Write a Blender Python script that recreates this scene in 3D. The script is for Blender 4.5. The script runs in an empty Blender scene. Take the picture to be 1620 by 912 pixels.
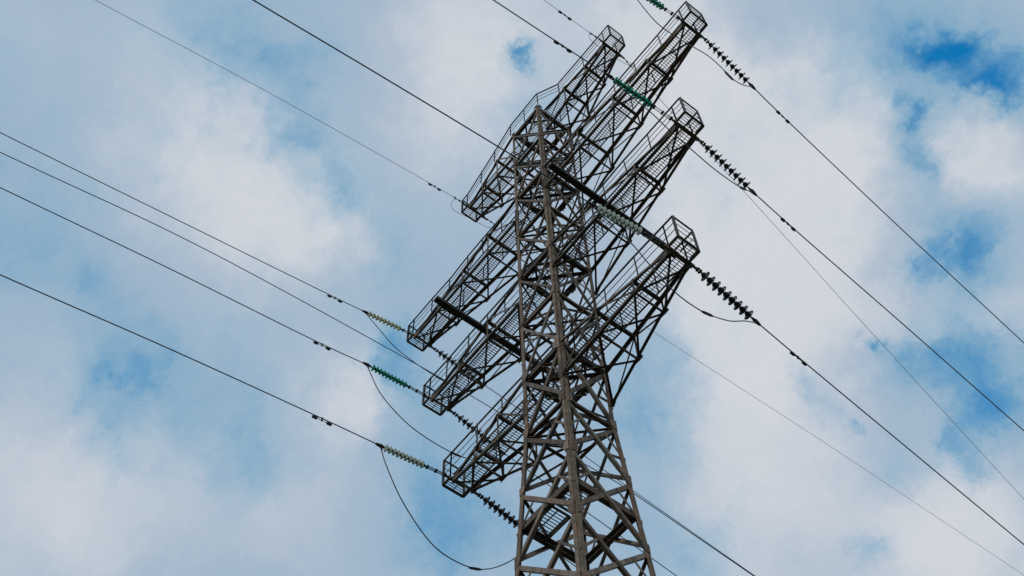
import bpy, math, random
import numpy as np
from mathutils import Vector, Matrix

random.seed(7)
sc = bpy.context.scene
COL = sc.collection
R = math.radians

# ------------------------------------------------------------------ scale
S = 0.75          # one tower unit (half the body width) in metres
EYE = 1.6         # the camera's height above the ground


def P(x, y, z):
    """tower units (z above the eye) -> metres, tower axis at the origin, ground at 0"""
    return np.array([x * S, y * S, z * S + EYE])


# ------------------------------------------------------------------ camera
F_PX, PITCH, ROLL, AZ = 1851.1, 1.04715, 0.03156, 2.45543
CAMLOC = (15.64165 * S, -14.9022 * S, EYE)
fw = Vector((math.cos(AZ), math.sin(AZ), 0))
rt = Vector((math.sin(AZ), -math.cos(AZ), 0))
up = Vector((0, 0, 1))
fwd = fw * math.cos(PITCH) + up * math.sin(PITCH)
u2 = up * math.cos(PITCH) - fw * math.sin(PITCH)
cr, sr = math.cos(ROLL), math.sin(ROLL)
cx = rt * cr - u2 * sr
cy = rt * sr + u2 * cr
cam = bpy.data.objects.new('camera', bpy.data.cameras.new('camera'))
COL.objects.link(cam)
m = Matrix((cx, cy, -fwd)).transposed().to_4x4()
m.translation = Vector(CAMLOC)
cam.matrix_world = m
cam.data.sensor_width = 36.0
cam.data.sensor_fit = 'HORIZONTAL'
cam.data.lens = 36.0 * F_PX / 1620.0
cam.data.clip_start = 0.1
cam.data.clip_end = 5000
sc.camera = cam


def pixdir(u, v):
    d = fwd + cx * ((u - 810) / F_PX) + cy * (-(v - 456) / F_PX)
    return d.normalized()


# ------------------------------------------------------------------ exposure
sc.view_settings.view_transform = 'Standard'
sc.view_settings.look = 'None'
sc.view_settings.exposure = 0.0
sc.view_settings.gamma = 1.0
sc.view_settings.use_curve_mapping = False
sc.render.engine = 'CYCLES'
sc.cycles.max_bounces = 6
sc.cycles.transparent_max_bounces = 12
sc.cycles.sample_clamp_indirect = 4.0

# ------------------------------------------------------------------ sun (behind light broken cloud)
SUN_AZ = R(-62.0)       # compass angle in the XY plane the light comes FROM
SUN_EL = R(34.0)
sl = bpy.data.lights.new('sun', 'SUN')
sl.energy = 1.7
sl.angle = R(6.0)
sl.color = (1.0, 0.93, 0.82)
so = bpy.data.objects.new('sun', sl)
COL.objects.link(so)
sd = Vector((math.cos(SUN_AZ) * math.cos(SUN_EL), math.sin(SUN_AZ) * math.cos(SUN_EL), math.sin(SUN_EL)))
so.rotation_euler = sd.to_track_quat('Z', 'Y').to_euler()
so.location = sd * 60

# ------------------------------------------------------------------ world: Nishita sky seen through broken cloud
W = bpy.data.worlds.new('World')
sc.world = W
W.use_nodes = True
nt = W.node_tree
nt.nodes.clear()
NN = nt.nodes.new
LK = nt.links.new
out = NN('ShaderNodeOutputWorld')
bg = NN('ShaderNodeBackground')
bg.inputs['Strength'].default_value = 0.15
LK(bg.outputs[0], out.inputs[0])
sky = NN('ShaderNodeTexSky')
sky.sky_type = 'NISHITA'
sky.sun_disc = False
sky.sun_elevation = SUN_EL
sky.sun_rotation = math.pi / 2 - SUN_AZ
tc = NN('ShaderNodeTexCoord')
DIR = tc.outputs['Generated']


def mth(op, a, b=None, c=None, clamp=False):
    n = NN('ShaderNodeMath')
    n.operation = op
    n.use_clamp = clamp
    for k, v in enumerate((a, b, c)):
        if v is None:
            continue
        if isinstance(v, (int, float)):
            n.inputs[k].default_value = v
        else:
            LK(v, n.inputs[k])
    return n.outputs[0]


def noise(vec, scale, detail=5, rough=0.55, seed=0.0, lac=2.0):
    mp = NN('ShaderNodeVectorMath')
    mp.operation = 'ADD'
    LK(vec, mp.inputs[0])
    mp.inputs[1].default_value = (seed, seed * 1.7, -seed * .6)
    n = NN('ShaderNodeTexNoise')
    n.inputs['Scale'].default_value = scale
    n.inputs['Detail'].default_value = detail
    n.inputs['Roughness'].default_value = rough
    n.inputs['Lacunarity'].default_value = lac
    LK(mp.outputs[0], n.inputs['Vector'])
    return n


def smooth(x, a, b):
    n = NN('ShaderNodeMapRange')
    n.interpolation_type = 'SMOOTHSTEP'
    n.inputs['From Min'].default_value = a
    n.inputs['From Max'].default_value = b
    LK(x, n.inputs['Value'])
    return n.outputs[0]


# the wind tears the cloud edges: bend the look-up direction by two octaves of noise
wn = noise(DIR, 10.0, 9, 0.68, 3.1)
wv = NN('ShaderNodeVectorMath')
wv.operation = 'SUBTRACT'
LK(wn.outputs['Color'], wv.inputs[0])
wv.inputs[1].default_value = (0.5, 0.5, 0.5)
ws = NN('ShaderNodeVectorMath')
ws.operation = 'SCALE'
LK(wv.outputs[0], ws.inputs[0])
ws.inputs['Scale'].default_value = 0.13
wa = NN('ShaderNodeVectorMath')
wa.operation = 'ADD'
LK(DIR, wa.inputs[0])
LK(ws.outputs[0], wa.inputs[1])
wnm = NN('ShaderNodeVectorMath')
wnm.operation = 'NORMALIZE'
LK(wa.outputs[0], wnm.inputs[0])
WDIR = wnm.outputs[0]


def blobs(lst):
    """sum of soft round patches, each a direction on the sky, an angular radius and a weight"""
    acc = None
    for (u, v, r, w) in lst:
        d = pixdir(u, v)
        dp = NN('ShaderNodeVectorMath')
        dp.operation = 'DOT_PRODUCT'
        LK(WDIR, dp.inputs[0])
        dp.inputs[1].default_value = d
        th = (r / F_PX) * 1.12
        k = 2.0 / (th * th)
        e = mth('EXPONENT', mth('MULTIPLY_ADD', dp.outputs['Value'], k, -k))
        acc = mth('MULTIPLY', e, w) if acc is None else mth('MULTIPLY_ADD', e, w, acc)
    return acc


# openings in the cloud (clear blue) and bright heads of cloud
GAPS = [(0, 370, 123, 0.346), (115, 430, 38.1, 0.396), (175, 490, 61.6, 0.396), (212, 590, 29.1, 0.249), (215, 590, 67.2, 0.142), (300, 680, 123, 0.283), (240, 620, 78.4, 0.17), (190, 560, 89.6, 0.142),
        (380, 690, 89.6, 0.198), (420, 750, 56, 0.255), (465, 110, 44.8, 0.288), (480, 215, 50.4, 0.288), (505, 265, 61.6, 0.303), (380, 40, 89.6, 0.346), (420, 165, 89.6, 0.202), (440, 170, 67.2, 0.181),
        (625, 420, 67.2, 0.36), (610, 566, 44.8, 0.541), (655, 600, 61.6, 0.433), (715, 850, 56, 0.519), (680, 780, 78.4, 0.36), (740, 700, 112, 0.303), (560, 320, 78.4, 0.217),
        (824, 70, 24, 0.8), (812, 100, 24, 0.6), (860, 175, 45, 0.3), (200, 60, 146, 0.0865),
        (1525, 88, 30, 0.619), (1558, 145, 20, 0.731), (1604, 132, 30, 0.645), (1550, 110, 70, 0.42), (1500, 95, 34, 0.3), (1455, 195, 18, 0.585), (1422, 165, 16, 0.5), (1450, 235, 44, 0.5), (1466, 268, 20, 0.35),
        (1470, 60, 100, 0.34), (1400, 30, 100, 0.26), (1500, 408, 32, 0.602), (1458, 425, 28, 0.516), (1545, 400, 45, 0.5), (1560, 360, 55, 0.4), (1480, 330, 40, 0.3), (1300, 140, 40, 0.18),
        (1401, 551, 12, 0.817), (1445, 590, 50, 0.42), (1550, 640, 55, 0.533), (1610, 610, 60, 0.619), (1490, 550, 60, 0.46), (1540, 520, 60, 0.36), (1410, 735, 45, 0.42), (1570, 690, 50, 0.4),
        (1328, 656, 14, 0.5), (1305, 640, 34, 0.35), (1285, 615, 26, 0.35), (1500, 714, 22, 0.55), (1550, 755, 30, 0.45),
        (1030, 570, 70, 0.36), (1010, 640, 80, 0.315), (1000, 740, 120, 0.255), (1080, 880, 90, 0.36), (1360, 898, 30, 0.5), (870, 890, 80, 0.4), (1040, 860, 60, 0.15),
        (-250, 300, 200, 0.5), (1900, 300, 120, 0.516), (1900, 700, 150, 0.4), (400, -250, 168, 0.288), (1100, -350, 180, 0.4), (700, 1250, 179, 0.36)]
HEADS = [(400, 300, 120, .8), (500, 360, 80, .6), (300, 215, 110, .45), (760, 45, 110, .8), (710, 180, 90, .5), (80, 745, 110, .36), (170, 780, 120, .36), (560, 635, 60, .8), (480, 830, 110, .42), (300, 790, 80, .25),
         (1150, 240, 150, .9), (1110, 130, 90, .7), (1250, 180, 90, .7), (1180, 420, 130, .6), (1300, 300, 90, .5), (1560, 250, 60, .85), (1240, 350, 90, .5), (1370, 130, 50, .4),
         (1120, 570, 120, .5), (1230, 600, 90, .6), (1190, 780, 130, .7), (1340, 500, 80, .6), (1560, 860, 110, .8), (1440, 860, 90, .5), (1000, 60, 90, .5), (1500, 510, 40, .5),
         (1600, 490, 60, .5), (250, 40, 120, .15), (30, 40, 120, .1), (1150, 1200, 250, .5), (-200, 900, 200, .5)]
gapf = blobs(GAPS)
headf = blobs(HEADS)
n1 = noise(DIR, 11.0, 7, 0.60, 11.3).outputs['Fac']
n2 = noise(DIR, 3.2, 5, 0.55, 5.9).outputs['Fac']
n3 = noise(DIR, 24.0, 8, 0.68, 17.7).outputs['Fac']
n4 = noise(WDIR, 40.0, 7, 0.72, 29.1).outputs['Fac']
# gap field with ragged edges
g0 = mth('MULTIPLY_ADD', mth('SUBTRACT', n1, 0.5), 0.8, gapf)
g1 = mth('MULTIPLY_ADD', mth('SUBTRACT', n3, 0.5), 0.55, g0)
g2 = mth('MULTIPLY_ADD', mth('SUBTRACT', n2, 0.52), 0.5, mth('MULTIPLY_ADD', mth('SUBTRACT', n4, 0.5), 0.6, g1))
gap = smooth(g2, -0.08, 1.08)
deep = smooth(g2, 0.5, 1.65)
# cloud brightness: grey-blue veil to bright head
h0 = mth('MULTIPLY_ADD', mth('SUBTRACT', n1, 0.5), 0.75, headf)
h1 = mth('MULTIPLY_ADD', mth('SUBTRACT', n2, 0.5), 0.6, h0)
h2 = mth('MULTIPLY_ADD', mth('SUBTRACT', n3, 0.5), 0.38, h1)
head = smooth(h2, -0.12, 1.1)


def mixc(fac, a, b):
    n = NN('ShaderNodeMix')
    n.data_type = 'RGBA'
    n.clamp_factor = True
    LK(fac, n.inputs['Factor'])
    for sock, v in ((n.inputs[6], a), (n.inputs[7], b)):
        if isinstance(v, tuple):
            sock.default_value = (*v, 1)
        else:
            LK(v, sock)
    return n.outputs[2]


VEIL = (2.32, 3.08, 3.92)
WHITE = (4.3, 4.48, 4.78)
cloud = mixc(head, VEIL, WHITE)
tint = NN('ShaderNodeMix')
tint.data_type = 'RGBA'
tint.blend_type = 'MULTIPLY'
tint.inputs['Factor'].default_value = 1.0
LK(sky.outputs[0], tint.inputs[6])
tint.inputs[7].default_value = (0.05, 1.12, 1.6, 1)
MID = (1.25, 2.58, 3.75)       # thin cloud with the blue showing through
final = mixc(deep, mixc(gap, cloud, MID), tint.outputs[2])
LK(final, bg.inputs['Color'])


# ------------------------------------------------------------------ materials
def new_mat(name):
    mt = bpy.data.materials.new(name)
    mt.use_nodes = True
    return mt, mt.node_tree, mt.node_tree.nodes['Principled BSDF']


def steel(name, base, dark, rust, rust_amt=0.5, rough=0.7, scale=3.0, var=.85):
    mt, t, b = new_mat(name)
    tcn = t.nodes.new('ShaderNodeTexCoord')

    def nz(s, d, r):
        n = t.nodes.new('ShaderNodeTexNoise')
        n.inputs['Scale'].default_value = s
        n.inputs['Detail'].default_value = d
        n.inputs['Roughness'].default_value = r
        t.links.new(tcn.outputs['Object'], n.inputs['Vector'])
        return n.outputs['Fac']

    def rmp(src, a, bb):
        n = t.nodes.new('ShaderNodeMapRange')
        n.inputs['From Min'].default_value = a
        n.inputs['From Max'].default_value = bb
        t.links.new(src, n.inputs['Value'])
        return n.outputs[0]

    def mx(f, a, bb):
        n = t.nodes.new('ShaderNodeMix')
        n.data_type = 'RGBA'
        t.links.new(f, n.inputs['Factor'])
        for sock, v in ((n.inputs[6], a), (n.inputs[7], bb)):
            if isinstance(v, tuple):
                sock.default_value = (*v, 1)
            else:
                t.links.new(v, sock)
        return n.outputs[2]
    c = mx(rmp(nz(scale, 6, .6), .38, .62), base, dark)
    mp = t.nodes.new('ShaderNodeMapping')
    mp.inputs['Scale'].default_value = (9, 9, .8)
    t.links.new(tcn.outputs['Object'], mp.inputs['Vector'])
    sn = t.nodes.new('ShaderNodeTexNoise')
    sn.inputs['Scale'].default_value = scale * .6
    sn.inputs['Detail'].default_value = 7
    sn.inputs['Roughness'].default_value = .7
    t.links.new(mp.outputs[0], sn.inputs['Vector'])
    c = mx(rmp(sn.outputs['Fac'], .5, .68), c, tuple(q * .55 for q in dark))
    r = rmp(nz(scale * 1.7, 8, .68), .62 - rust_amt * .25, .75)
    c = mx(r, c, rust)
    oi = t.nodes.new('ShaderNodeObjectInfo')
    c = mx(rmp(oi.outputs['Random'], .35, 1.5), c, rust)
    hv = t.nodes.new('ShaderNodeHueSaturation')
    t.links.new(c, hv.inputs['Color'])
    vr = t.nodes.new('ShaderNodeMath')
    vr.operation = 'MULTIPLY_ADD'
    mo = t.nodes.new('ShaderNodeMath')
    mo.operation = 'FRACT'
    ml = t.nodes.new('ShaderNodeMath')
    ml.operation = 'MULTIPLY'
    ml.inputs[1].default_value = 7.31
    t.links.new(oi.outputs['Random'], ml.inputs[0])
    t.links.new(ml.outputs[0], mo.inputs[0])
    t.links.new(mo.outputs[0], vr.inputs[0])
    vr.inputs[1].default_value = var
    vr.inputs[2].default_value = .88 - var * .5
    t.links.new(vr.outputs[0], hv.inputs['Value'])
    c = hv.outputs[0]
    t.links.new(c, b.inputs['Base Color'])
    b.inputs['Roughness'].default_value = rough
    b.inputs['Metallic'].default_value = 0.0
    b.inputs['Specular IOR Level'].default_value = 0.3
    bp = t.nodes.new('ShaderNodeBump')
    bp.inputs['Strength'].default_value = .25
    bp.inputs['Distance'].default_value = .01
    t.links.new(nz(30, 4, .6), bp.inputs['Height'])
    t.links.new(bp.outputs[0], b.inputs['Normal'])
    return mt


M = {}
M['leg'] = steel('weathered_leg_steel', (.23, .195, .145), (.095, .08, .06), (.16, .085, .045), .7, .7, 4, .2)
M['brace'] = steel('weathered_brace_steel', (.205, .185, .155), (.085, .077, .066), (.16, .095, .06), .6, .7, 4, .7)
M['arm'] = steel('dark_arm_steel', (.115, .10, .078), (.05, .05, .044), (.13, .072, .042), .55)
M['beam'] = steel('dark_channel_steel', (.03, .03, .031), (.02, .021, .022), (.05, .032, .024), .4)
M['gusset'] = steel('gusset_steel', (.21, .16, .125), (.14, .115, .095), (.19, .115, .085), .6)
M['rail'] = steel('railing_steel', (.06, .07, .07), (.04, .047, .047), (.09, .06, .045), .35)
M['grate'] = steel('grating_steel', (.04, .044, .046), (.026, .03, .032), (.06, .04, .032), .3)
M['iron'] = steel('fitting_iron', (.045, .047, .05), (.03, .032, .035), (.08, .05, .035), .3, .55, 20)
M['wire'] = steel('weathered_aluminium_wire', (.085, .10, .115), (.062, .074, .086), (.07, .07, .07), .1, .5, 4)
M['jumper'] = steel('jumper_wire_metal', (.15, .165, .18), (.10, .115, .125), (.10, .10, .10), .1, .5, 4)
M['thinwire'] = steel('galvanised_wire', (.27, .30, .34), (.20, .22, .25), (.18, .17, .16), .1, .5, 4)
M['far_disc'] = steel('dark_far_disc', (.022, .032, .03), (.03, .026, .024), (.035, .03, .026), .2, .22, 12)  # one dark colour for the discs of the far strings


def glass(name, col, tr):
    mt, t, b = new_mat(name)
    b.inputs['Base Color'].default_value = (*col, 1)
    b.inputs['Roughness'].default_value = .12
    b.inputs['IOR'].default_value = 1.45
    nz = t.nodes.new('ShaderNodeTexNoise')
    nz.inputs['Scale'].default_value = 25
    nz.inputs['Detail'].default_value = 4
    tcn = t.nodes.new('ShaderNodeTexCoord')
    t.links.new(tcn.outputs['Object'], nz.inputs['Vector'])
    mr = t.nodes.new('ShaderNodeMapRange')
    mr.inputs['To Min'].default_value = .10
    mr.inputs['To Max'].default_value = .32
    t.links.new(nz.outputs['Fac'], mr.inputs['Value'])
    t.links.new(mr.outputs[0], b.inputs['Roughness'])
    tl = t.nodes.new('ShaderNodeBsdfTranslucent')
    tl.inputs['Color'].default_value = (*col, 1)
    ms = t.nodes.new('ShaderNodeMixShader')
    ms.inputs[0].default_value = tr
    t.links.new(b.outputs[0], ms.inputs[1])
    t.links.new(tl.outputs[0], ms.inputs[2])
    t.links.new(ms.outputs[0], t.nodes['Material Output'].inputs[0])
    return mt


M['green'] = glass('green_insulator_glass', (.03, .50, .35), .6)
M['clear'] = glass('clear_insulator_glass', (.68, .77, .72), .7)
M['amber'] = glass('yellowish_insulator_glass', (.66, .70, .48), .72)

# ------------------------------------------------------------------ mesh builder
CUBE_F = [(0, 3, 2, 1), (4, 5, 6, 7), (0, 1, 5, 4), (1, 2, 6, 5), (2, 3, 7, 6), (3, 0, 4, 7)]


def nrm(v):
    return v / (np.linalg.norm(v) + 1e-12)


class MB:
    def __init__(self):
        self.v, self.f = [], []

    def hexa(self, pts):
        b = len(self.v)
        self.v += [tuple(p) for p in pts]
        self.f += [tuple(b + i for i in q) for q in CUBE_F]

    def bar(self, a, b, wu, wv, uvec):
        """rectangular bar from a to b, width wu along uvec, wv along the other axis"""
        a, b = np.asarray(a, float), np.asarray(b, float)
        d = nrm(b - a)
        u = np.asarray(uvec, float)
        u = nrm(u - d * (u @ d))
        v = np.cross(d, u)
        c = [(-1, -1), (1, -1), (1, 1), (-1, 1)]
        self.hexa([a + u * wu / 2 * i + v * wv / 2 * j for i, j in c] + [b + u * wu / 2 * i + v * wv / 2 * j for i, j in c])

    def angle(self, a, b, w1, w2, th, f1, f2):
        """L-section: flange of width w1 towards f1 and w2 towards f2 from the heel line a-b"""
        a, b = np.asarray(a, float), np.asarray(b, float)
        d = nrm(b - a)
        f1 = np.asarray(f1, float)
        f1 = nrm(f1 - d * (f1 @ d))
        f2 = np.asarray(f2, float)
        f2 = nrm(f2 - d * (f2 @ d) - f1 * (f2 @ f1))
        prof = [(0, 0), (w1, 0), (w1, th), (th, th), (th, w2), (0, w2)]
        base = len(self.v)
        for e in (a, b):
            for (x, y) in prof:
                self.v.append(tuple(e + f1 * x + f2 * y))
        n = 6
        for i in range(n):
            j = (i + 1) % n
            self.f.append((base + i, base + j, base + n + j, base + n + i))
        self.f.append((base + 0, base + 3, base + 2, base + 1))
        self.f.append((base + 0, base + 5, base + 4, base + 3))
        self.f.append((base + n, base + n + 1, base + n + 2, base + n + 3))
        self.f.append((base + n, base + n + 3, base + n + 4, base + n + 5))

    def tube(self, pts, r, sides=8, closed=False):
        pts = [np.asarray(p, float) for p in pts]
        n = len(pts)
        base = len(self.v)
        prev = None
        for i, p in enumerate(pts):
            d = nrm(pts[min(i + 1, n - 1)] - pts[max(i - 1, 0)])
            if prev is None:
                ref = np.array([0, 0, 1.]) if abs(d[2]) < .9 else np.array([1., 0, 0])
                u = nrm(np.cross(d, ref))
            else:
                u = nrm(prev - d * (prev @ d))
            prev = u
            v = np.cross(d, u)
            rr = r[i] if hasattr(r, '__len__') else r
            for k in range(sides):
                a = 2 * math.pi * k / sides
                self.v.append(tuple(p + rr * (u * math.cos(a) + v * math.sin(a))))
        for i in range(n - 1):
            for k in range(sides):
                k2 = (k + 1) % sides
                self.f.append((base + i * sides + k, base + i * sides + k2, base + (i + 1) * sides + k2, base + (i + 1) * sides + k))
        self.f.append(tuple(base + k for k in range(sides))[::-1])
        self.f.append(tuple(base + (n - 1) * sides + k for k in range(sides)))

    def lathe(self, prof, sides=24):
        """profile of (r, z) about local z, closed where r is 0"""
        base = len(self.v)
        for (r, z) in prof:
            for k in range(sides):
                a = 2 * math.pi * k / sides
                self.v.append((r * math.cos(a), r * math.sin(a), z))
        for i in range(len(prof) - 1):
            for k in range(sides):
                k2 = (k + 1) % sides
                self.f.append((base + i * sides + k, base + i * sides + k2, base + (i + 1) * sides + k2, base + (i + 1) * sides + k))

    def plate(self, poly, nvec, th):
        """flat polygon plate (any number of corners) with thickness th along nvec"""
        nvec = nrm(np.asarray(nvec, float))
        base = len(self.v)
        n = len(poly)
        for s in (0, 1):
            for q in poly:
                self.v.append(tuple(np.asarray(q, float) + nvec * th * s))
        self.f.append(tuple(base + i for i in range(n))[::-1])
        self.f.append(tuple(base + n + i for i in range(n)))
        for i in range(n):
            j = (i + 1) % n
            self.f.append((base + i, base + j, base + n + j, base + n + i))

    def build(self, name, mat, parent=None, smooth=False, kind=None):
        me = bpy.data.meshes.new(name)
        me.from_pydata([tuple(map(float, q)) for q in self.v], [], self.f)
        me.validate()
        import bmesh
        bm = bmesh.new()
        bm.from_mesh(me)
        bmesh.ops.recalc_face_normals(bm, faces=bm.faces)
        bm.to_mesh(me)
        bm.free()
        if smooth:
            for q in me.polygons:
                q.use_smooth = True
        me.materials.append(mat)
        o = bpy.data.objects.new(name, me)
        COL.objects.link(o)
        if parent is not None:
            o.parent = parent
        if kind:
            o['kind'] = kind
        return o


def empty(name, loc=(0, 0, 0)):
    o = bpy.data.objects.new(name, None)
    o.empty_display_size = .3
    o.location = loc
    COL.objects.link(o)
    return o


def tag(o, label, cat, group=None):
    o['label'] = label
    o['category'] = cat
    if group:
        o['group'] = group
    return o


def lerp(a, b, t):
    return a + (b - a) * t


# ------------------------------------------------------------------ ground
gm, gt, gb = new_mat('meadow_ground')
gn = gt.nodes.new('ShaderNodeTexNoise')
gn.inputs['Scale'].default_value = .4
gn.inputs['Detail'].default_value = 8
gr_ = gt.nodes.new('ShaderNodeValToRGB')
gr_.color_ramp.elements[0].color = (.03, .038, .016, 1)
gr_.color_ramp.elements[1].color = (.07, .065, .032, 1)
gtc = gt.nodes.new('ShaderNodeTexCoord')
gt.links.new(gtc.outputs['Object'], gn.inputs['Vector'])
gt.links.new(gn.outputs['Fac'], gr_.inputs[0])
gt.links.new(gr_.outputs[0], gb.inputs['Base Color'])
gb.inputs['Roughness'].default_value = .95
g = MB()
g.v = [(-1500, -1500, 0), (1500, -1500, 0), (1500, 1500, 0), (-1500, 1500, 0)]
g.f = [(0, 1, 2, 3)]
g.build('ground', gm, kind='structure')

# ------------------------------------------------------------------ the tower
tower = empty('lattice_tower')
tag(tower, 'rusty steel lattice power line tower with eight caged crossarms', 'pylon')

LV = [52.048, 45.128, 38.168, 31.486]          # ground-wire arms, then three conductor levels
LEN = [5.229, 9.175, 7.347, 5.595]
TIPW = 0.413
ZB = 28.75


def hw(z):
    return 1.0 if z >= ZB else 1.0 + .048 * (ZB - z)


LEGS = [(-1, -1), (1, -1), (1, 1), (-1, 1)]


def legp(sx, sy, z):
    h = hw(z)
    return P(sx * h, sy * h, z)


GROUND_Z = -EYE / S
NODES = [52.048, 48.55, 45.128, 41.6, 38.168, 34.8, 31.486, 28.45, 25.85, 23.05, 20.3, 12.0, GROUND_Z]
FACES = [(0, 1, (0, -1, 0)), (1, 2, (1, 0, 0)), (2, 3, (0, 1, 0)), (3, 0, (-1, 0, 0))]

# legs: back-to-back angle sections, thicker below
leg_objs = []
for (sx, sy) in LEGS:
    mb = MB()
    segs = [(GROUND_Z, 24.4, .155), (24.4, 31.2, .145), (31.2, 45.0, .135), (45.0, 52.12, .115)]
    for (za, zb, fl) in segs:
        if (sx, sy) == (1, -1):
            fl *= .86
        pts = [za] + ([ZB] if za < ZB < zb else []) + [zb]
        for z0, z1 in zip(pts[:-1], pts[1:]):
            a, b = legp(sx, sy, z0), legp(sx, sy, z1)
            for t_, nv in ((np.array([-sx, 0, 0.]), np.array([0, sy, 0.])), (np.array([0, -sy, 0.]), np.array([sx, 0, 0.]))):
                # two angles set toe to toe leave a dark slot down the corner
                o1 = t_ * (.052 + fl / 2) * S - nv * .02 * S
                mb.bar(a + o1, b + o1, fl * S, .03 * S, t_)
                o2 = t_ * (.052 + .012) * S - nv * (.02 + fl * .3) * S
                mb.bar(a + o2, b + o2, .024 * S, fl * .55 * S, t_)
    lo = mb.build('leg', M['leg'], tower)
    strip = MB()
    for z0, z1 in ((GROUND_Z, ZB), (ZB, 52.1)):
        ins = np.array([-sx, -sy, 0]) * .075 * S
        strip.bar(legp(sx, sy, z0) + ins, legp(sx, sy, z1) + ins, .05 * S, .05 * S, (1, 0, 0))
    strip.build('slot_shade_strip', M['beam'], lo)  # dark strip added inside the corner slot, its colour standing for shade
    leg_objs.append(lo)
    # gusset plates on both faces at every panel point, splice plates with bolts half way
    for z in NODES[:-2]:
        for ax in (0, 1):
            c = legp(sx, sy, z)
            t_ = np.array([-sx, 0, 0]) if ax == 0 else np.array([0, -sy, 0])
            nv = np.array([0, sy, 0]) if ax == 0 else np.array([sx, 0, 0])
            big = z in LV
            wd, ht = (.27, .30) if z < 32 else (.23, .25)
            if big:
                wd *= 1.15
                ht *= 1.2
            wd *= S * random.uniform(.92, 1.08)
            ht *= S * random.uniform(.92, 1.08)
            zv = np.array([0, 0, 1.])
            o_ = c + nv * .006 + t_ * .03
            if z > 52:
                ht *= .5
            u1, u2, u3 = random.uniform(.55, .95), random.uniform(.25, .5), random.uniform(.5, .9)
            poly = [o_ - zv * ht * u1, o_ + t_ * wd * .7 - zv * ht * u2, o_ + t_ * wd + zv * ht * u2 * .6, o_ + t_ * wd * .55 + zv * ht * u3, o_ + zv * ht * u3]
            gmb = MB()
            gmb.plate(poly, nv, .012)
            for q in range(4):
                bz = c + nv * .012 + t_ * (.10 * S + wd * .2 * (q % 2)) + zv * ht * (-.5 + .3 * q)
                gmb.bar(bz, bz + nv * .012, .026, .026, (0, 0, 1))
            gmb.build('gusset_plate', M['gusset'], lo)
    for z in (29.9, 43.4):
        smb = MB()
        for ax in (0, 1):
            t_ = np.array([-sx, 0, 0]) if ax == 0 else np.array([0, -sy, 0])
            nv = np.array([0, sy, 0]) if ax == 0 else np.array([sx, 0, 0])
            a = legp(sx, sy, z - .45) + t_ * .11 * S + nv * .008
            b = legp(sx, sy, z + .45) + t_ * .11 * S + nv * .008
            smb.bar(a, b, .13 * S, .012, t_)
            for q in range(8):
                for e in (-.035, .035):
                    c = lerp(a, b, (q + .5) / 8) + t_ * e * S + nv * .004
                    smb.bar(c, c + nv * .02, .03, .03, (0, 0, 1))
        smb.build('splice_plate', M['gusset'], lo)

# face bracing: crossed diagonals in every panel
for (i, j, nv) in FACES:
    nv = np.array(nv, float)
    for k in range(len(NODES) - 1):
        z1, z0 = NODES[k], NODES[k + 1]
        zz0, zz1 = z0 + .08, z1 - .08
        for q, (a, b) in enumerate((((i, zz1), (j, zz0)), ((j, zz1), (i, zz0)))):
            pa = legp(*LEGS[a[0]], a[1])
            pb = legp(*LEGS[b[0]], b[1])
            off = -nv * (.028 if q == 0 else .062) * S
            d = nrm(pb - pa)
            pa = pa + d * .12 * S + off
            pb = pb - d * .12 * S + off
            fl = (.135 if z0 < 31 else .095) * S
            mb = MB()
            side = np.cross(nv, d)
            if side[2] < 0:
                side = -side
            mb.angle(pa - side * fl / 2, pb - side * fl / 2, fl, fl * .8, .02 * S, side, -nv)
            mb.build('brace', M['brace'], tower)

# ring beams and plan bracing at the arm levels and at the landing
for z in LV + [24.4, 12.0]:
    dia = MB()
    for (i, j, nv) in FACES:
        nv = np.array(nv, float)
        pa, pb = legp(*LEGS[i], z), legp(*LEGS[j], z)
        d = nrm(pb - pa)
        pa, pb = pa + d * .08 * S - nv * .09 * S, pb - d * .08 * S - nv * .09 * S
        mb = MB()
        hgt = (.30 if z > 52 else .24) * S
        zv = np.array([0, 0, 1.])
        # channel: web and two flanges
        mb.bar(pa, pb, .03 * S, hgt, nv)
        mb.bar(pa - zv * hgt / 2 - nv * .075 * S, pb - zv * hgt / 2 - nv * .075 * S, .12 * S, .024 * S, nv)
        mb.bar(pa + zv * hgt / 2 - nv * .075 * S, pb + zv * hgt / 2 - nv * .075 * S, .12 * S, .024 * S, nv)
        mb.build('ring_beam', M['arm'], tower)
    h = hw(z) * .9
    if z == 24.4:
        dia.angle(P(h, 0, z - .16), P(0, h, z - .16), .09 * S, .09 * S, .02 * S, (1, -1, 0), (0, 0, -1))
        dia.build('plan_brace', M['arm'], tower)
        continue
    dia.angle(P(-h, -h, z - .16), P(h, h, z - .16), .11 * S, .11 * S, .02 * S, (1, -1, 0), (0, 0, -1))
    dia.angle(P(h, -h, z - .19), P(-h, h, z - .19), .11 * S, .11 * S, .02 * S, (1, 1, 0), (0, 0, -1))
    if z != 12.0:
        mids = [P(0, -h, z - .22), P(h, 0, z - .22), P(0, h, z - .22), P(-h, 0, z - .22)]
        for a in range(4):
            dia.angle(mids[a], mids[(a + 1) % 4], .08 * S, .08 * S, .018 * S, (0, 0, -1), mids[a] - P(0, 0, z - .22))
    dia.build('plan_brace', M['arm'], tower)

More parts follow.
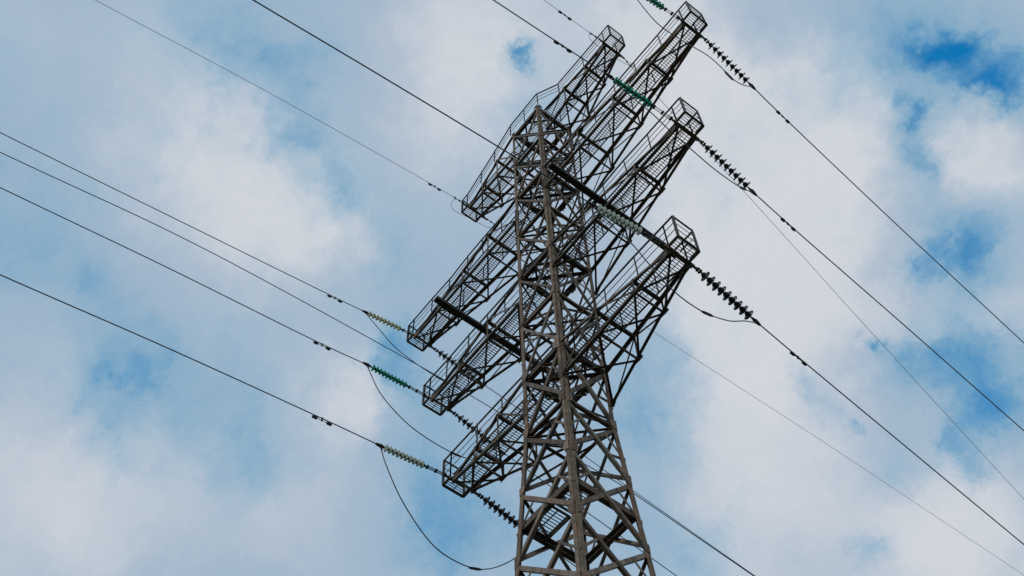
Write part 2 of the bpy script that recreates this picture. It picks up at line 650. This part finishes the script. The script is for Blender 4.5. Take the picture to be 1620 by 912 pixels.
# slender members crossing the inside of the shaft from leg to leg
for k in range(0, 8):
    z1, z0 = NODES[k], NODES[k + 1]
    for (p, q) in ((0, 2), (1, 3)):
        if k % 2:
            p, q = q, p
        a, b = legp(*LEGS[p], z1 - .2), legp(*LEGS[q], z0 + .2)
        a, b = lerp(a, b, .05), lerp(a, b, .95)
        mb = MB()
        mb.angle(a, b, .075 * S, .075 * S, .016 * S, np.cross(b - a, [0, 0, 1.]) * (1 if p < q else -1), (0, 0, 1))
        mb.build('inner_brace', M['arm'], tower)

# lighter rings and cross ties at the panel points between the arm levels
for z in (48.55, 41.6, 34.8, 28.45):
    for (i, j, nv) in FACES:
        nv = np.array(nv, float)
        pa, pb = legp(*LEGS[i], z), legp(*LEGS[j], z)
        d = nrm(pb - pa)
        pa, pb = pa + d * .08 * S - nv * .085 * S, pb - d * .08 * S - nv * .085 * S
        mb = MB()
        mb.angle(pa, pb, .12 * S, .12 * S, .02 * S, (0, 0, 1), -nv)
        mb.build('ring_beam', M['arm'], tower)
    h = hw(z) * .9
    dia = MB()
    dia.angle(P(-h, -h, z - .1), P(h, h, z - .1), .09 * S, .09 * S, .02 * S, (1, -1, 0), (0, 0, 1))
    dia.angle(P(h, -h, z - .13), P(-h, h, z - .13), .09 * S, .09 * S, .02 * S, (1, 1, 0), (0, 0, 1))
    dia.build('plan_brace', M['arm'], tower)

# secondary members: short struts from the diagonals to the legs, inner hangers
for k in range(0, 10):
    z1, z0 = NODES[k], NODES[k + 1]
    zm = (z0 + z1) / 2
    hm = hw(zm)
    for (i, j, nv) in FACES:
        nv = np.array(nv, float)
        if k >= 6:
            for (p, q) in ((i, j), (j, i)):
                qa = lerp(legp(*LEGS[p], z1), legp(*LEGS[q], z0), .27) - nv * .05 * S
                qb = legp(*LEGS[p], z1 - (z1 - z0) * .62) - nv * .05 * S
                sec = MB()
                sec.bar(qa, qb, .08 * S, .02 * S, np.cross(nv, qb - qa))
                sec.build('secondary_strut', M['brace'], tower)
        else:
            a, b = legp(*LEGS[i], zm), legp(*LEGS[j], zm)
            sec = MB()
            sec.bar(a - nv * .05 * S, b - nv * .05 * S, .07 * S, .02 * S, (0, 0, 1))
            sec.build('secondary_strut', M['brace'], tower)
            p, q = (i, j) if k % 2 else (j, i)
            qa = lerp(legp(*LEGS[p], z1), legp(*LEGS[q], z0), .3) - nv * .05 * S
            qb = legp(*LEGS[p], z1 - (z1 - z0) * .72) - nv * .05 * S
            sec = MB()
            sec.bar(qa, qb, .07 * S, .02 * S, np.cross(nv, qb - qa))
            sec.build('secondary_strut', M['brace'], tower)


# --- gratings and railings
def grating(name, x0, x1, y0, y1, z, parent, step=.105):
    """open walkway floor: flat bars across, three rods along"""
    mb = MB()
    n = max(2, int(round(abs(x1 - x0) / step)))
    for k in range(n + 1):
        x = lerp(x0, x1, k / n)
        mb.bar(P(x, y0, z), P(x, y1, z), 0.021 * S, .024 * S, (1, 0, 0))
    for q in (0, .5, 1):
        y = lerp(y0, y1, q)
        wdt = .04 if q in (0, 1) else .016
        mb.bar(P(x0, y, z - .03), P(x1, y, z - .03), wdt * S, .05 * S, (0, 1, 0))
    return mb.build(name, M['grate'], parent)


RH = 1.28


def railing(paths, parent, postgap=1.35):
    mb = MB()
    for pth in paths:
        pth = [np.array(q, float) for q in pth]
        for a, b in zip(pth[:-1], pth[1:]):
            ln = np.linalg.norm(b - a)
            n = max(1, int(round(ln / postgap)))
            d = nrm(b - a)
            tops = []
            for k in range(n + 1):
                c = lerp(a, b, (k + (random.uniform(-.1, .1) if 0 < k < n else 0)) / n)
                lean = np.array([random.gauss(0, .018), random.gauss(0, .018), random.gauss(0, .012)]) * (1 if 0 < k < n else 0)
                tops.append((c, lean))
                mb.angle(P(c[0], c[1], c[2] - .05), P(*(c + lean + np.array([0, 0, RH]))), .055 * S, .055 * S, .014 * S, d, (-d[1], d[0], 0))
            for hh, wd in ((RH, .050), (RH * .68, .020), (RH * .36, .020)):
                for (c0, l0), (c1, l1) in zip(tops[:-1], tops[1:]):
                    f = hh / RH
                    p0, p1 = c0 + l0 * f + np.array([0, 0, hh]), c1 + l1 * f + np.array([0, 0, hh])
                    mid = (p0 + p1) / 2 + np.array([0, 0, -abs(random.gauss(0, .02)) if wd < .03 else 0])
                    mb.bar(P(*p0), P(*mid), wd * S, wd * S, (0, 0, 1))
                    mb.bar(P(*mid), P(*p1), wd * S, wd * S, (0, 0, 1))
    return mb.build('railing', M['rail'], parent)


WY0, WY1 = -.47, .40
DROP = [2.5, 2.1, 1.75, 1.9]
NPAN = [3, 4, 3, 3]
for li in range(4):
    z = LV[li]
    L = LEN[li]
    for s in (-1, 1):
        hr = {-1: 1.0, 1: 1.0}
        if li == 0 and s == 1:
            hr[-1] = .62

        def main(ys, t):
            return lerp(P(s * 1.0, ys * hr[ys], z), P(s * L, ys * TIPW, z), t)

        def strut(ys, t):
            return lerp(P(s * 1.0, ys * hr[ys], z - DROP[li]), P(s * L, ys * TIPW, z - .17), t)
        n = NPAN[li]
        zv = np.array([0, 0, 1.])
        yv = np.array([0, 1., 0])
        lac = MB()          # the lattice of the arm
        lw = .072 * S
        for ys in (-1, 1):
            # side web between main chord and strut
            for k in range(n):
                t0, t1 = k / n, (k + 1) / n
                if k > 0:
                    lac.bar(main(ys, t0), strut(ys, t0), lw, .022 * S, (1, 0, 0))
                a, b = (main(ys, t0), strut(ys, t1)) if k % 2 else (strut(ys, t0), main(ys, t1))
                if k < n - 1 or n < 3:
                    lac.bar(a + yv * ys * .02, b + yv * ys * .02, lw, .022 * S, (0, 0, 1))
        for k in range(n):
            t0, t1 = k / n, (k + 1) / n
            if k > 0:
                lac.bar(strut(-1, t0) - zv * .03, strut(1, t0) - zv * .03, lw, lw * .8, zv)
                lac.bar(main(-1, t0) - zv * .05, main(1, t0) - zv * .05, .13 * S, .11 * S, zv)
            # bottom face
            lac.bar(strut(-1, t0) - zv * .045, strut(1, t1) - zv * .045, lw, .022 * S, np.cross(zv, strut(1, t1) - strut(-1, t0)))
            lac.bar(strut(1, t0) - zv * .065, strut(-1, t1) - zv * .065, lw, .022 * S, np.cross(zv, strut(-1, t1) - strut(1, t0)))
            # node plates
            for ys in (-1, 1):
                if k > 0:
                    c = strut(ys, t0)
                    xw = np.array([1., 0, 0]) * .17 * S
                    zw = zv * .13 * S
                    lac.plate([c - xw - zw * .6, c + xw - zw * .6, c + xw + zw * .4, c + zw * 1.4, c - xw + zw * .4], (0, ys, 0), .016)
        arm = lac.build('crossarm', M['arm'], tower)
        for ys in (-1, 1):
            cb = MB()
            fl = (.13 if li == 1 else .11) * S
            cb.angle(main(ys, 0), main(ys, 1), fl, fl, .022 * S, (0, -ys, 0), -zv)
            cb.build('chord', M['arm'], arm)
            cb = MB()
            fl = .10 * S
            cb.angle(strut(ys, 0), strut(ys, 1), fl, fl, .022 * S, (0, -ys, 0), zv)
            cb.build('strut', M['arm'] if li else M['arm'], arm)
            # tip plates where chord and strut meet
            tp = MB()
            c = P(s * L, ys * TIPW, z - .1)
            e = c - np.array([s, 0, 0]) * .5 * S
            tp.plate([c + zv * .12 * S, c - zv * .14 * S, e - zv * .26 * S, e + zv * .12 * S], (0, ys, 0), .018)
            tp.build('tip_plate', M['arm'], arm)
        # end beam, to which the strings are shackled
        eb = MB()
        eb.bar(P(s * L, -TIPW - .17, z - .03), P(s * L, TIPW + .17, z - .03), .09 * S, .05 * S, (1, 0, 0))
        eb.bar(P(s * (L - .06), -TIPW - .12, z - .1), P(s * (L - .06), TIPW + .12, z - .1), .03 * S, .12 * S, (1, 0, 0))
        for ys in (-1, 1):
            eb.bar(P(s * L, ys * (TIPW + .05), z - .09), P(s * L, ys * (TIPW + .30), z - .09), .07 * S, .07 * S, (1, 0, 0))
        eb.build('end_beam', M['leg'] if li else M['arm'], arm)
        # walkway along the arm and the cage past its tip
        zg = z + .10
        XE = L + .47
        wk = grating('walkway', s * 1.02, s * (L - .1), WY0 + .03, WY1, zg, arm)
        cg = grating('cage_floor', s * (L + .1), s * XE, WY0, WY1 - .04, zg, arm, .10)
        fr = MB()
        for a, b in (((L, WY0), (XE, WY0)), ((XE, WY0), (XE, WY1)), ((XE, WY1), (L, WY1))):
            fr.bar(P(s * a[0], a[1], zg - .07), P(s * b[0], b[1], zg - .07), .075 * S, .075 * S, (0, 0, 1))
        fr.build('cage_frame', M['arm'], arm)
        if li == 0:
            if s == 1:
                paths = [[(1.0, -1.02, zg), (2.0, -.52, zg), (L, WY0, zg), (XE, WY0, zg), (XE, WY1, zg), (L, WY1, zg), (1.05, WY1, zg)]]
            else:
                paths = [[(-1.0, -1.02, zg), (-L, WY0, zg), (-XE, WY0, zg), (-XE, WY1, zg), (-L, WY1, zg), (-1.05, WY1, zg)]]
        else:
            paths = [[(s * 1.05, WY0, zg), (s * L, WY0, zg), (s * XE, WY0, zg), (s * XE, WY1, zg), (s * L, WY1, zg), (s * 1.05, WY1, zg)]]
        railing(paths, arm)
        if li == 2:
            jb = MB()
            xb, yb, zb = s * 3.45, 2.98, z - .2
            jb.bar(P(xb, -yb, zb), P(xb, yb, zb), .23 * S, .03 * S, (1, 0, 0))
            for e in (-.105, .105):
                jb.bar(P(xb + e, -yb, zb + .07), P(xb + e, yb, zb + .07), .025 * S, .13 * S, (1, 0, 0))
            for e in (-1, 1):
                jb.bar(P(xb, e * yb, zb + .06), P(xb, e * (yb + .03), zb + .06), .23 * S, .14 * S, (1, 0, 0))
            jb.build('jumper_beam', M['beam'], arm)

# walkway floors through the body and the landing below
for z in LV:
    fg = grating('floor_grating', -.98, .98, WY0 + .03, WY1, z + .10, tower)
    if z != LV[0]:
        for yy in (WY0, WY1):
            railing([[(-1.05, yy, z + .1), (1.05, yy, z + .1)]], fg)
rail0 = MB()
for hh, wd in ((RH, .052), (RH * .68, .02), (RH * .36, .02)):
    rail0.bar(P(-1, -1.02, LV[0] + .1 + hh), P(1, -1.02, LV[0] + .1 + hh), wd * S, wd * S, (0, 0, 1))
for x in (-.02,):
    rail0.angle(P(x, -1.02, LV[0]), P(x, -1.02, LV[0] + .1 + RH), .055 * S, .055 * S, .014 * S, (1, 0, 0), (0, 1, 0))
rail0.build('top_railing', M['rail'], tower)
grating('landing', -1.05, -.08, -1.02, -.33, 24.52, tower)
grating('landing', .18, 1.08, -1.0, -.3, 24.56, tower)
lf = MB()
for (a, b) in (((-1.06, -.30), (.0, -.30)), ((0.0, -1.05), (0.0, -.30)), ((.14, -1.05), (.14, -.28)), ((.14, -.28), (1.08, -.28))):
    lf.bar(P(*a, 24.42), P(*b, 24.42), .045 * S, .06 * S, (0, 0, 1))
lf.build('landing_frame', M['arm'], tower)
# ------------------------------------------------------------------ insulator strings
def disc_mesh(mat, far):
    mb = MB()
    if far:
        prof = [(.0, -.115), (.022, -.115), (.022, -.03), (.05, -.012), (.10, -.02), (.15, -.012), (.19, -.022), (.198, -.006), (.185, .008), (.12, .02), (.10, .03), (.095, .07), (.075, .11), (.035, .14), (.0, .14)]
    else:
        prof = [(.0, -.09), (.02, -.09), (.02, -.02), (.055, -.02), (.075, -.05), (.085, -.012), (.12, -.012), (.135, -.045), (.15, -.01), (.178, -.04), (.188, -.018), (.18, .0), (.10, .03), (.07, .038)]
    kr = .97 if far else .72
    mb.lathe([(r * kr * S, h * S) for r, h in prof], 20)
    o = mb.build('disc', mat, None, True)
    return o.data, o


def cap_mesh():
    mb = MB()
    mb.lathe([(r * S, h * S) for r, h in [(.0, .02), (.072, .02), (.066, .06), (.05, .088), (.024, .1), (.0, .1)]], 14)
    o = mb.build('cap', M['iron'], None, True)
    return o.data, o


PROT = {}
for key, mt, far in (('green', M['green'], False), ('clear', M['clear'], False), ('amber', M['amber'], False), ('dark', M['far_disc'], True)):
    me, o = disc_mesh(mt, far)
    me.name = key + '_disc'
    bpy.data.objects.remove(o)
    PROT[key] = me
CAPME, o = cap_mesh()
bpy.data.objects.remove(o)


def insulator_string(tip, end, frac0, frac1, n, key, label, group):
    """shackle, link plates, n discs between the fractions, clamp at the end"""
    a, b = P(*tip), P(*end)
    root = empty('insulator_string', Vector(a))
    tag(root, label, 'insulator', group)
    d = nrm(b - a)
    rot = Vector(-d).to_track_quat('Z', 'Y')
    ln = np.linalg.norm(b - a)
    lk = MB()
    side = nrm(np.cross(d, [0, 0, 1.]))
    p0 = d * 0.0
    p1 = d * ln * frac0
    lk.tube([p0, p0 + d * .07], .035, 8)
    for e in (-1, 1):
        lk.bar(p0 + d * .05 + side * e * .028, p1 - d * .06 + side * e * .028, .014, .034, side)
    nb = max(1, int(np.linalg.norm(p1) / .3))
    for q in range(nb + 1):
        c = p0 + d * (.06 + (np.linalg.norm(p1) - .14) * q / nb)
        lk.bar(c - side * .055, c + side * .055, .05, .05, d)
    lk.tube([p1 - d * .1, p1 + d * .02], .024, 8)
    lk.build('link', M['iron'], root)
    for q in range(n):
        t = lerp(frac0, frac1, (q + .5) / n)
        o = bpy.data.objects.new('disc', PROT[key])
        COL.objects.link(o)
        o.parent = root
        o.location = Vector(d * ln * t)
        o.rotation_mode = 'QUATERNION'
        o.rotation_quaternion = rot
        if key != 'dark':
            c = bpy.data.objects.new('cap', CAPME)
            COL.objects.link(c)
            c.parent = o
    cl = MB()
    cl.tube([d * ln * frac1, d * ln * .985], .026, 8)
    pz = np.array([0, 0, -1.])
    cl.tube([d * ln * .955, d * ln * 1.0, d * (ln + .16)], [.03, .055, .03], 8)
    cl.tube([d * ln * .985, d * ln * .985 + pz * .12], .026, 8)
    cl.build('tension_clamp', M['iron'], root)
    return root


X3, X2, X1, X0 = LEN[3], LEN[2], LEN[1], LEN[0]
TW = TIPW + .25
ENDS = {
    # name: (tip, end, frac0, frac1, n, colour)
    'L1n': ((-X1, -TW, 45.06), (-9.30, -2.907, 44.79), .20, .96, 9, 'amber'),
    'L2n': ((-X2, -TW, 38.10), (-7.493, -3.334, 38.05), .33, .93, 10, 'green'),
    'L3n': ((-X3, -TW, 31.42), (-5.736, -3.241, 31.19), .34, .95, 10, 'clear'),
    'R1n': ((X1, -TW, 45.06), (9.05, -3.35, 44.45), .31, .93, 10, 'green'),
    'R2n': ((X2, -TW, 38.10), (7.201, -3.328, 38.22), .34, .95, 10, 'green'),
    'R3n': ((X3, -TW, 31.42), (5.449, -3.326, 31.05), .32, .96, 10, 'clear'),
    'R1f': ((X1, TW, 45.06), (8.992, 3.231, 44.35), .11, .93, 9, 'dark'),
    'R2f': ((X2, TW, 38.10), (7.213, 3.085, 37.31), .11, .93, 9, 'dark'),
    'R3f': ((X3, TW, 31.42), (5.455, 3.211, 30.99), .11, .93, 9, 'dark'),
    'L1f': ((-X1, TW, 45.06), (-9.235, 3.30, 44.80), .12, .93, 9, 'dark'),
    'L2f': ((-X2, TW, 38.10), (-7.41, 3.15, 37.56), .12, .93, 9, 'dark'),
    'L3f': ((-X3, TW, 31.42), (-5.648, 3.10, 30.99), .12, .93, 9, 'dark'),
}
SL = {
    'L1n': 'pale yellowish glass insulator string at the topmost left conductor arm',
    'L2n': 'teal green glass insulator string hanging out from the middle left arm',
    'L3n': 'clear glass insulator string hanging out from the lowest left arm cage',
    'R1n': 'green glass insulator string cut off by the top picture edge',
    'R2n': 'green glass insulator string crossing in front of the long top right arm',
    'R3n': 'clear glass insulator string beside the dark beam, right of the tower body',
    'R1f': 'dark insulator string at the tip of the longest, topmost right arm',
    'R2f': 'dark insulator string at the tip of the middle right arm',
    'R3f': 'dark insulator string at the tip of the lowest right arm',
    'L1f': 'dark insulator string half hidden behind the railing of the middle left arm',
    'L2f': 'dark insulator string running behind the railing of the lowest left arm',
    'L3f': 'dark insulator string between the lowest left arm tip and the tower leg',
}
for k, (tip, end, f0, f1, n, key) in ENDS.items():
    insulator_string(tip, end, f0, f1, n, key, SL[k], 'tension insulator strings on the crossarms')


# ------------------------------------------------------------------ lines
def catmull(pts, per=10):
    pts = [np.asarray(q, float) for q in pts]
    ext = [2 * pts[0] - pts[1]] + pts + [2 * pts[-1] - pts[-2]]
    res = []
    for i in range(1, len(ext) - 2):
        p0, p1, p2, p3 = ext[i - 1:i + 3]
        # centripetal-like parametrisation keeps uneven spacing smooth
        t0 = 0
        t1 = t0 + max(np.linalg.norm(p1 - p0), 1e-6) ** .5
        t2 = t1 + max(np.linalg.norm(p2 - p1), 1e-6) ** .5
        t3 = t2 + max(np.linalg.norm(p3 - p2), 1e-6) ** .5
        for q in range(per):
            t = lerp(t1, t2, q / per)
            a1 = (t1 - t) / (t1 - t0) * p0 + (t - t0) / (t1 - t0) * p1
            a2 = (t2 - t) / (t2 - t1) * p1 + (t - t1) / (t2 - t1) * p2
            a3 = (t3 - t) / (t3 - t2) * p2 + (t - t2) / (t3 - t2) * p3
            b1 = (t2 - t) / (t2 - t0) * a1 + (t - t0) / (t2 - t0) * a2
            b2 = (t3 - t) / (t3 - t1) * a2 + (t - t1) / (t3 - t1) * a3
            res.append((t2 - t) / (t2 - t1) * b1 + (t - t1) / (t2 - t1) * b2)
    res.append(pts[-1])
    return res


def damper(parent, at, d):
    """vibration damper: clamp, messenger cable, two weights"""
    d = nrm(np.asarray(d, float))
    at = np.asarray(at, float)
    dn = np.array([0, 0, -1.])
    mb = MB()
    mb.bar(at + dn * -.02, at + dn * .085, .035, .05, d)
    mb.tube([at + dn * .075 - d * .24, at + dn * .08, at + dn * .075 + d * .24], .009, 6)
    o = mb.build('vibration_damper', M['iron'], parent)
    for e in (-1, 1):
        w = MB()
        c = at + dn * .08 + d * e * .2
        w.tube([c - d * .075, c - d * .05, c + d * .05, c + d * .075], [.022, .042, .042, .022], 8)
        w.build('weight', M['iron'], o)


def line(name, pts, r, mat, label, cat, group, ext=None, dampers=(), smooth_=True, per=12):
    q = [np.asarray(P(*a)) for a in pts]
    if ext:
        d = (q[-1] - q[-2])
        d = d / np.linalg.norm(d)
        q.append(q[-1] + d * ext * .3 + np.array([0, 0, .01 * ext * .3]))
        q.append(q[-2] + d * ext + np.array([0, 0, .035 * ext]))
    root = empty(name, Vector(q[0]))
    tag(root, label, cat, group)
    loc = [a - q[0] for a in q]
    cur = catmull(loc, per) if smooth_ else loc
    mb = MB()
    mb.tube(cur, r, 6)
    mb.build('cable', mat, root, True)
    for t in dampers:
        # t: distance in metres along the line
        acc = 0
        for a, b in zip(cur[:-1], cur[1:]):
            l_ = np.linalg.norm(b - a)
            if acc + l_ >= t:
                damper(root, lerp(a, b, (t - acc) / l_), b - a)
                break
            acc += l_
    return root


def span(name, k, pts, label, damp=None, ext=45, r=.0158):
    return line(name, [ENDS[k][1]] + pts, r, M['wire'], label, 'power line', 'conductors strung from the tower', ext, damp or ())


def dist(a, b):
    return float(np.linalg.norm(P(*a) - P(*b)))


span('power_line', 'L1n', [(-9.38, -4.509, 44.587), (-9.77, -12.306, 43.75), (-10.125, -19.422, 42.985)], 'highest conductor of the left-hand bundle, leaving from the pale yellowish string', [dist((-9.30, -2.907, 44.79), (-9.38, -4.509, 44.587))])
span('power_line', 'L2n', [(-7.592, -5.326, 37.79), (-7.92, -11.879, 37.30), (-8.22, -17.873, 36.698)], 'left-hand conductor ending at the teal green string', [dist((-7.493, -3.334, 38.088), (-7.592, -5.326, 37.75))])
span('power_line', 'L3n', [(-5.848, -5.472, 31.02), (-6.124, -11.006, 30.51), (-6.379, -16.096, 29.907)], 'lowest left-hand conductor ending at the clear string of the lowest arm', [dist((-5.736, -3.241, 31.192), (-5.848, -5.472, 31.039))])
span('power_line', 'R3n', [(5.279, -6.718, 30.90), (5.08, -10.7, 30.62), (4.889, -14.517, 30.272)], 'conductor passing behind the tower body to the clear string beside the dark beam', ext=8)
span('power_line', 'R2n', [(7.099, -5.379, 38.05), (6.957, -8.207, 37.868)], 'conductor crossing the ground wire arm towards the green string', [dist((7.201, -3.328, 38.302), (7.099, -5.379, 38.087))], ext=14)
span('power_line', 'R1n', [(8.75, -8.0, 43.6), (8.4, -14.0, 42.7)], 'conductor beyond the topmost right green string', ext=12)
span('power_line', 'R1f', [(8.892, 4.766, 43.95), (8.435, 11.797, 43.137), (7.881, 20.326, 42.824)], 'upper right conductor running down from the longest arm', [dist((8.992, 3.231, 44.349), (8.892, 4.766, 43.512))])
span('power_line', 'R2f', [(7.126, 4.823, 37.06), (6.805, 11.249, 36.6), (6.473, 17.884, 36.005)], 'right conductor running down from the middle right arm', [dist((7.213, 3.085, 37.313), (7.126, 4.823, 37.016))])
span('power_line', 'R3f', [(5.361, 5.094, 30.81), (5.091, 10.478, 30.44), (4.801, 16.29, 30.061)], 'right conductor running down from the lowest right arm', [dist((5.455, 3.211, 30.994), (5.361, 5.094, 30.794))])
span('power_line', 'L1f', [(-9.27, 4.787, 44.72), (-9.429, 13.127, 43.98), (-9.586, 20.95, 43.446)], 'conductor coming out right of the tower body just above the bottom edge')
span('power_line', 'L2f', [(-7.569, 11.52, 36.687), (-7.65, 16.0, 36.2)], 'conductor showing behind the right tower leg in the bottom corner')
span('power_line', 'L3f', [(-5.75, 8.0, 30.4), (-5.85, 14.0, 29.8)], 'conductor of the lowest left arm hidden behind the tower leg')

# ground wires
GT = TIPW + .26


def gwire(pts, label, damp=(), ext=45):
    o = line('ground_wire', pts, .0085, M['thinwire'], label, 'ground wire', 'thin wires strung from the top arm', ext, damp)
    q0, q1 = P(*pts[0]), P(*pts[1])
    d = nrm(q1 - q0)
    mb = MB()
    mb.tube([d * 0, d * .5], .014, 6)
    for t in (.05, .22, .42):
        mb.bar(d * t - d * .03, d * t + d * .03, .055, .05, (0, 0, 1))
    mb.build('dead_end_fitting', M['iron'], o)
    return o


gwire([(-X0, -GT, 52.02), (-5.251, -1.147, 52.03), (-5.286, -2.339, 51.913), (-5.565, -11.628, 50.6), (-5.802, -19.541, 49.012)], 'thin ground wire reaching the left top arm from the upper left', [1.32])
gwire([(X0, -GT, 52.02), (5.215, -.95, 51.98), (5.161, -2.68, 51.93), (5.123, -3.93, 51.882)], 'thin ground wire reaching the right top arm from the top edge', [1.55], ext=20)
gwire([(X0, GT, 52.05), (4.95, 2.2, 51.95), (4.791, 3.15, 51.854), (3.688, 10.04, 51.5), (1.912, 21.143, 50.6), (-.211, 34.407, 50.065)], 'thin ground wire dropping steeply across the right side of the sky')
gwire([(-X0, GT, 52.02), (-5.229, 5.975, 52.0), (-5.229, 11.786, 52.1), (-5.229, 24.576, 52.8), (-5.229, 41.175, 53.28)], 'faint thin wire coming out right of the tower from the left top arm')

# self-supporting cable clamped to the body
line('communication_cable', [(-1.08, -.98, 29.14), (-1.14, -3.97, 29.14), (-1.19, -5.67, 29.1), (-1.39, -12.38, 28.72), (-1.55, -17.59, 27.85)], .0105, M['wire'], 'thin dark cable between the upper left conductors, clamped to the tower body', 'cable', 'communication cable', 45)
line('communication_cable', [(-1.08, 1.0, 29.14), (-1.09, 2.95, 29.28), (-1.11, 3.81, 29.26), (-1.15, 12.0, 28.6)], .013, M['wire'], 'thin cable beyond the tower body, close above the conductor there', 'cable', 'communication cable', 45)


# jumpers
def jumper(pts, label, sleeve):
    o = line('jumper_wire', pts, .0145, M['jumper'] if pts[0][0] > 0 else M['wire'], label, 'jumper wire', 'jumpers looping under the crossarms', None, (), True, 14)
    cab = [np.array(v.co) for v in o.children[0].data.vertices]
    ring = len(cab) // 6
    k = int(ring * sleeve)
    c = sum(cab[k * 6:k * 6 + 6]) / 6
    c2 = sum(cab[(k + 1) * 6:(k + 1) * 6 + 6]) / 6
    d = nrm(c2 - c)
    mb = MB()
    mb.tube([c - d * .2, c - d * .12, c + d * .12, c + d * .2], [.018, .034, .034, .018], 8)
    mb.build('sleeve', M['iron'], o)


def near_far(s, key):
    a, b = ENDS[key + 'n'][1], ENDS[key + 'f'][1]
    return (a[0], a[1], a[2] - .12), (b[0], b[1], b[2] - .12)


a, b = near_far(-1, 'L3')
jumper([a, (-5.55, -3.07, 30.13), (-5.51, -2.25, 28.69), (-5.51, -.96, 27.57), (-5.51, .27, 27.54), (-5.51, 1.01, 27.9), (-5.51, 2.11, 29.06), b], 'deep jumper loop hanging below the lowest left arm', .62)
a, b = near_far(-1, 'L2')
jumper([a, (-7.3, -2.64, 36.38), (-7.27, -1.26, 35.51), (-7.27, .57, 35.4), (-7.27, 1.4, 35.61), (-7.27, 2.16, 35.95), b], 'jumper loop from the teal green string behind the lowest left arm', .55)
a, b = near_far(-1, 'L1')
jumper([a, (-9.12, -2.27, 43.82), (-9.09, -1.36, 43.13), (-9.09, .53, 42.84), (-9.09, 2.3, 43.15), (-9.12, 3.0, 43.7), b], 'jumper loop from the pale yellowish string behind the middle left arm', .55)
a, b = near_far(1, 'R3')
jumper([a, (5.45, -2.75, 30.55), (5.51, -2.04, 30.0), (5.51, -1.51, 29.45), (5.51, -.7, 28.75), (5.51, .29, 28.68), (5.51, 1.54, 29.31), (5.48, 2.6, 30.35), b], 'jumper wire curving below the lowest right arm', .66)
a, b = near_far(1, 'R2')
jumper([a, (7.2, -2.6, 37.75), (7.27, -1.76, 37.32), (7.27, -1.0, 36.9), (7.27, .12, 36.5), (7.27, .98, 36.28), (7.27, 2.04, 36.39), b], 'jumper wire curving below the middle right arm', .9)
a, b = near_far(1, 'R1')
jumper([a, (9.09, -3.1, 42.7), (9.05, -2.24, 41.6), (9.02, -.81, 42.32), (9.02, -.16, 42.75), (9.02, .7, 43.25), (9.02, 1.33, 42.95), (9.02, 1.62, 42.55), (9.02, 2.2, 42.8), b], 'jumper wire curving past the tip of the longest right arm', .75)
# little loops of the ground wire round the tip of the top arm
for s, lab in ((-1, 'small thin wire loop round the left tip of the top arm'), (1, 'small thin wire loop under the right tip of the top arm')):
    line('bonding_loop', [(s * X0, -1.08, 52.05), (s * X0, -1.33, 51.6), (s * X0, -1.44, 51.0), (s * X0, -1.33, 50.62), (s * X0, -1.03, 50.6), (s * X0, -.5, 50.8), (s * X0, .3, 51.0), (s * X0, .9, 51.3), (s * X0, 1.3, 51.85), (s * X0, 1.1, 52.03)], .0085, M['jumper'], lab, 'wire loop', 'bonding loops on the top arm')
